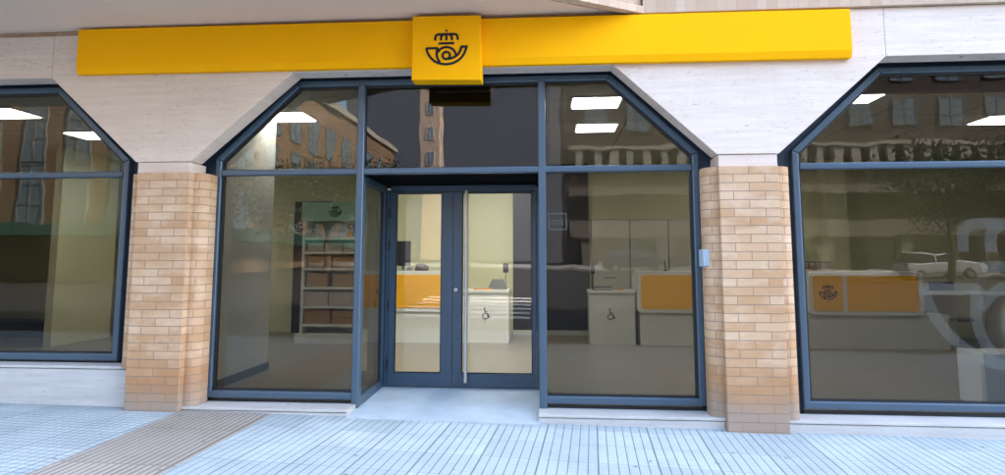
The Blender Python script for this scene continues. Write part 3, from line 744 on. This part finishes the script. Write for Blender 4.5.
# ------------------------------------------------------------------ across the street
def town_house(name, label, x0, x1, y0, y1, h, wall, faces, win=(1.1,1.5), pitch=(2.4,3.1), z_first=4.2, group=None, frame='paper', tall=None):
    t = thing(name, label, 'building', ((x0+x1)/2, (y0+y1)/2, -ZO), group)
    MB().box(x0, x1, y0, y1, -ZO-1.5, h-ZO).build('wall', M[wall], t)
    MB().box(x0-.25, x1+.25, y0-.25, y1+.25, h-ZO+.002, h-ZO+.5).build('parapet', M['palestone'], t)
    proto = {}; win0 = win; pitch0 = pitch
    cnt = 0
    for face in faces:
        win, pitch = (tall or (win0, pitch0)) if face == 'n' else (win0, pitch0)
        L = (x1-x0) if face == 'n' else (y1-y0)
        nx = int((L-1.2)//pitch[0]); nz = int((h-z_first-win[1]-.4)//pitch[1])+1
        o0 = (L-(nx-1)*pitch[0])/2
        for j in range(nz):
            for i in range(nx):
                cnt += 1
                if cnt > 98: return t
                z = z_first+j*pitch[1]; a = o0+i*pitch[0]
                if face == 'n': loc = (x0+a, y1, z)
                else: loc = (x1, y1-a, z)
                if face not in proto:
                    w = bpy.data.objects.new('window', MB().box(-win[0]/2, win[0]/2, .01, .06, 0, win[1]).build('window', M['bluewin'], None, zadd=0).data)
                    for o in [o for o in bpy.data.objects if o.data == w.data and o is not w]: bpy.data.objects.remove(o)
                    COL.objects.link(w)
                    fm = MB(); e = .07
                    hw = win[0]/2
                    fm.box(-hw-e, -hw, .0, .09, -e, win[1]+e).box(hw, hw+e, .0, .09, -e, win[1]+e).box(-hw, hw, .0, .09, -e, 0).box(-hw, hw, .0, .09, win[1], win[1]+e)
                    fm.box(-.03, .03, .062, .09, 0, win[1])
                    for q in range(1, 3): fm.box(-hw, hw, .062, .085, win[1]*q/3-.025, win[1]*q/3+.025)
                    f = fm.build('window_frame', M[frame], None, zadd=0); f.parent = w
                    w.parent = t; proto[face] = w
                    if face == 'e': w.rotation_euler = (0,0,-math.pi/2)
                else: w = copy_tree(proto[face], t)
                w.location = (loc[0]-t.location.x, loc[1]-t.location.y, z)
    return t
# rotated local frames: window meshes face +y, for the east face they are turned
town_house('apartment_block', 'brown brick block across the street mirrored in the left panes', -46, -16.5, -56, -18, 13.2, 'brownbrick', ['e','n'], (1.5,2.3), (3.2,3.05), 3.2, tall=((1.0,2.75),(2.1,2.95)), frame='grey')
town_house('office_block', 'dark brick block across the street mirrored in the right panes', 1.2, 46, -52, -37, 21, 'darkbrick', ['n'], (1.5,1.9), (3.1,3.3), 11.2, frame='darkstone')
town_house('apartment_block', 'tall plain grey block closing the side street mirrored over the doors', -30, 12, -100, -78, 42, 'mauve', [], (1.3,1.6), (2.6,3.1), 3.2)
town_house('slim_tower', 'slim pale tower down the side street mirrored over the doors', -15.4, -13.0, -66, -63, 27, 'warmstone', ['n','e'], (.7,1.5), (1.1,3.1), 10.)
# ground floor of the dark block: pale piers, long balcony band, teal awnings on the left one
bal = MB()
for i in range(36): bal.box(2.0+i*1.2, 2.55+i*1.2, -36.96, -36.6, 8.45-ZO, 9.75-ZO)
ob = [o for o in bpy.data.objects if o.name == 'office_block'][0]
bal.box(1.6, 45.4, -36.97, -36.5, 9.752-ZO, 10.0-ZO)
bal.build('loggia_balustrade', M['palestone'], ob)
arc_ = thing('arcade_front', 'pale pier arcade along the foot of the dark brick block', 'arcade', (23,-36.6,-ZO))
for i in range(9):
    x = 2.2+i*5.4; MB().box(x, x+.9, -36.95, -36.2, -ZO-1, 3.4-ZO).build('pier', M['darkstone'], arc_)
MB().box(1.4, 45.8, -36.98, -36.0, 3.402-ZO, 4.5-ZO).build('beam', M['darkstone'], arc_)
MB().box(1.4, 45.8, -36.99, -35.6, 6.3-ZO, 6.9-ZO).build('balcony_band', M['darkstone'], arc_)
aw = thing('shop_awning', 'long teal awning on the brown brick block', 'awning', (-28,-17.6,3-ZO))
MB().box(-44, -17, -17.95, -16.6, 2.75-ZO, 3.25-ZO).build('awning_front', M['teal'], aw)
aw = thing('shop_awning', 'teal awning round the side wall of the brown brick block', 'awning', (-16,-34,3-ZO))
MB().box(-16.45, -15.4, -50, -20, 2.75-ZO, 3.35-ZO).build('awning_front', M['teal'], aw)

def car(paint, label, x, y, rot, group='cars parked across the street'):
    t = thing('parked_car', label, 'car', (0,0,-ZO), group)
    prof = [(-2.05,.35),(-2.1,.62),(-2.0,.88),(-1.15,.97),(-.9,1.0),(1.75,1.0),(2.02,.95),(2.1,.62),(2.05,.35),(1.75,.28),(-1.75,.28)]
    MB().prism_xz(prof, -.86, .86).build('body', paint, t, .09, 3, zadd=0)
    gh = MB().hexa([(-1.05,-.80,.99),(1.95,-.80,.99),(1.95,.80,.99),(-1.05,.80,.99),(-.25,-.62,1.44),(1.45,-.62,1.44),(1.45,.62,1.44),(-.25,.62,1.44)]).build('window_glass', M['carglass'], t, .04, 2, zadd=0)
    MB().hexa([(-.28,-.63,1.435),(1.5,-.63,1.435),(1.5,.63,1.435),(-.28,.63,1.435),(-.1,-.55,1.50),(1.4,-.55,1.48),(1.4,.55,1.48),(-.1,.55,1.50)]).build('roof', paint, t, .03, 2, zadd=0)
    for px0, px1 in ((.42,.40),):
        for s in (-1, 1): MB().hexa([(.40,s*.805,1.0),(.50,s*.805,1.0),(.50,s*.78,1.0),(.40,s*.78,1.0),(.42,s*.63,1.44),(.50,s*.63,1.44),(.50,s*.60,1.44),(.42,s*.60,1.44)]).build('door_pillar', paint, t, zadd=0)
    for wx in (-1.3, 1.3):
        for s in (-1, 1):
            w = MB().tube([(wx,s*.68,.31),(wx,s*.88,.31)], .31, 20).build('wheel', M['tyre'], t, zadd=0); MB().tube([(wx,s*.875,.31),(wx,s*.892,.31)], .19, 14).build('rim', M['steel'], w, zadd=0)
    for s in (-1, 1):
        MB().box(-2.11,-1.95,s*.62-.16,s*.62+.16,.66,.80).build('headlight', M['headl'], t, .02, 2, zadd=0)
        MB().box(1.98,2.11,s*.66-.14,s*.66+.14,.70,.90).build('tail_light', M['tail'], t, .02, 2, zadd=0)
    # parts were built about the origin
    for o in list(kids(t)):
        pass
    t.location = (x, y, gz(x, y)-.128); t.rotation_euler = (0,0,rot)
    return t
_zo = ZO
def car_at(*a):
    global ZO
    k = ZO; ZO = 0.
    t = car(*a); ZO = k; return t
car_at(M['carsilver'], 'silver hatchback parked across the street mirrored in the right window', 22.4, -30.3, math.pi)
car_at(M['carwhite'], 'white hatchback parked across the street mirrored in the left window', -24.5, -15.2, 0.)
car_at(M['cardark'], 'dark blue hatchback parked across the street near the arcade', 5.2, -30.3, math.pi)
car_at(M['cardark'], 'dark blue hatchback parked behind the silver one', 28.5, -30.4, math.pi)

# street trees on the far side
def tree_mesh(seed, h):
    r = random.Random(seed); tr = MB(); lf = MB()
    tr.tube([(0,0,-.3),(.04,0,1.2),(-.05,.06,2.4),(.05,0,h*.5)], [.20,.16,.14,.10], 9)
    tips = []
    for k in range(9):
        a = k*2.4+r.random(); L = h*(.25+.2*r.random()); z0 = 2.2+r.random()*(h*.45-2.2)
        e = (L*math.cos(a)*.8, L*math.sin(a)*.8, z0+L*.9)
        m_ = (e[0]*.45, e[1]*.45, z0+L*.35)
        tr.tube([(0,0,z0),m_,e], [.07,.05,.02], 6); tips += [e, m_]
    tips.append((0,0,h*.75))
    for c in tips:
        for _ in range(170):
            p_ = Vector((r.gauss(0,.62), r.gauss(0,.62), r.gauss(0,.5)))+Vector(c)
            s = .07+.08*r.random(); u = Vector((r.gauss(0,1),r.gauss(0,1),r.gauss(0,1))).normalized(); v = u.orthogonal().normalized()
            b = len(lf.v); lf.v += [tuple(p_-u*s), tuple(p_+v*s*.6), tuple(p_+u*s), tuple(p_-v*s*.6)]; lf.f.append((b,b+1,b+2,b+3))
    return tr, lf
for i, (x, y, h, lab) in enumerate(((21.,-26.6,8.5,'street tree across the road mirrored at the right edge of the right window'), (12.2,-33.6,9.,'street tree in front of the arcade left of the silver car'), (33.,-33.8,8.,'street tree at the far right end of the arcade'), (-12.5,-33.5,8.,'street tree beside the far corner of the brown brick block'), (-13.4,-21.5,6.4,'nearer added tree that darkens the mirrored side wall of the brown brick block'), (-13.0,-27.5,7.,'second added tree that darkens the mirrored side wall of the brown brick block'))):  # last two trees added to shade and darken the mirrored brick side wall
    t = thing('street_tree', lab, 'tree', (x,y,gz(x,y)-ZO), 'street trees across the road')
    a, b = tree_mesh(i+3, h)
    a.v = [(v[0]+x, v[1]+y, v[2]+gz(x,y)-ZO) for v in a.v]; b.v = [(v[0]+x, v[1]+y, v[2]+gz(x,y)-ZO) for v in b.v]
    a.build('trunk', M['bark'], t, smooth=True); b.build('crown', M['leaf'], t)

# ------------------------------------------------------------------ light, camera
SUN_EL, SUN_AZ = math.radians(42), math.radians(70)      # azimuth measured from +Y (behind the building) towards +X
w = bpy.data.worlds.new('World'); S.world = w; w.use_nodes = True
nt = w.node_tree; nt.nodes.clear()
sky = nt.nodes.new('ShaderNodeTexSky'); sky.sky_type = 'NISHITA'; sky.sun_disc = False
sky.sun_elevation = SUN_EL; sky.sun_rotation = SUN_AZ; sky.air_density = 1.; sky.dust_density = 2.; sky.ozone_density = 1.
bg = nt.nodes.new('ShaderNodeBackground'); bg.inputs[1].default_value = .15
wo = nt.nodes.new('ShaderNodeOutputWorld'); nt.links.new(sky.outputs[0], bg.inputs[0]); nt.links.new(bg.outputs[0], wo.inputs[0])
sd = bpy.data.lights.new('sun', 'SUN'); sd.energy = 3.; sd.angle = math.radians(.5); sd.color = (1.,.90,.76)
so = bpy.data.objects.new('sun', sd); COL.objects.link(so); so.location = (20,20,40)
dirv = Vector((math.sin(SUN_AZ)*math.cos(SUN_EL), math.cos(SUN_AZ)*math.cos(SUN_EL), math.sin(SUN_EL)))
so.rotation_euler = dirv.to_track_quat('Z', 'Y').to_euler()
cd = bpy.data.cameras.new('camera'); co = bpy.data.objects.new('camera', cd); COL.objects.link(co)
co.location = (0,-6.7,ZO); co.rotation_euler = (math.pi/2+.10032, 0, .07798)
cd.sensor_width = 36; cd.lens = 600/1005*36; cd.shift_y = -(237.5-200.96)/1005; cd.clip_end = 1500
S.camera = co
S.view_settings.view_transform = 'Standard'; S.view_settings.look = 'None'; S.view_settings.gamma = 1.; S.view_settings.use_curve_mapping = False
S.view_settings.exposure = 3.38
S.cycles.use_denoising = True
S.cycles.max_bounces = 10; S.cycles.transparent_max_bounces = 24; S.cycles.sample_clamp_indirect = 8.
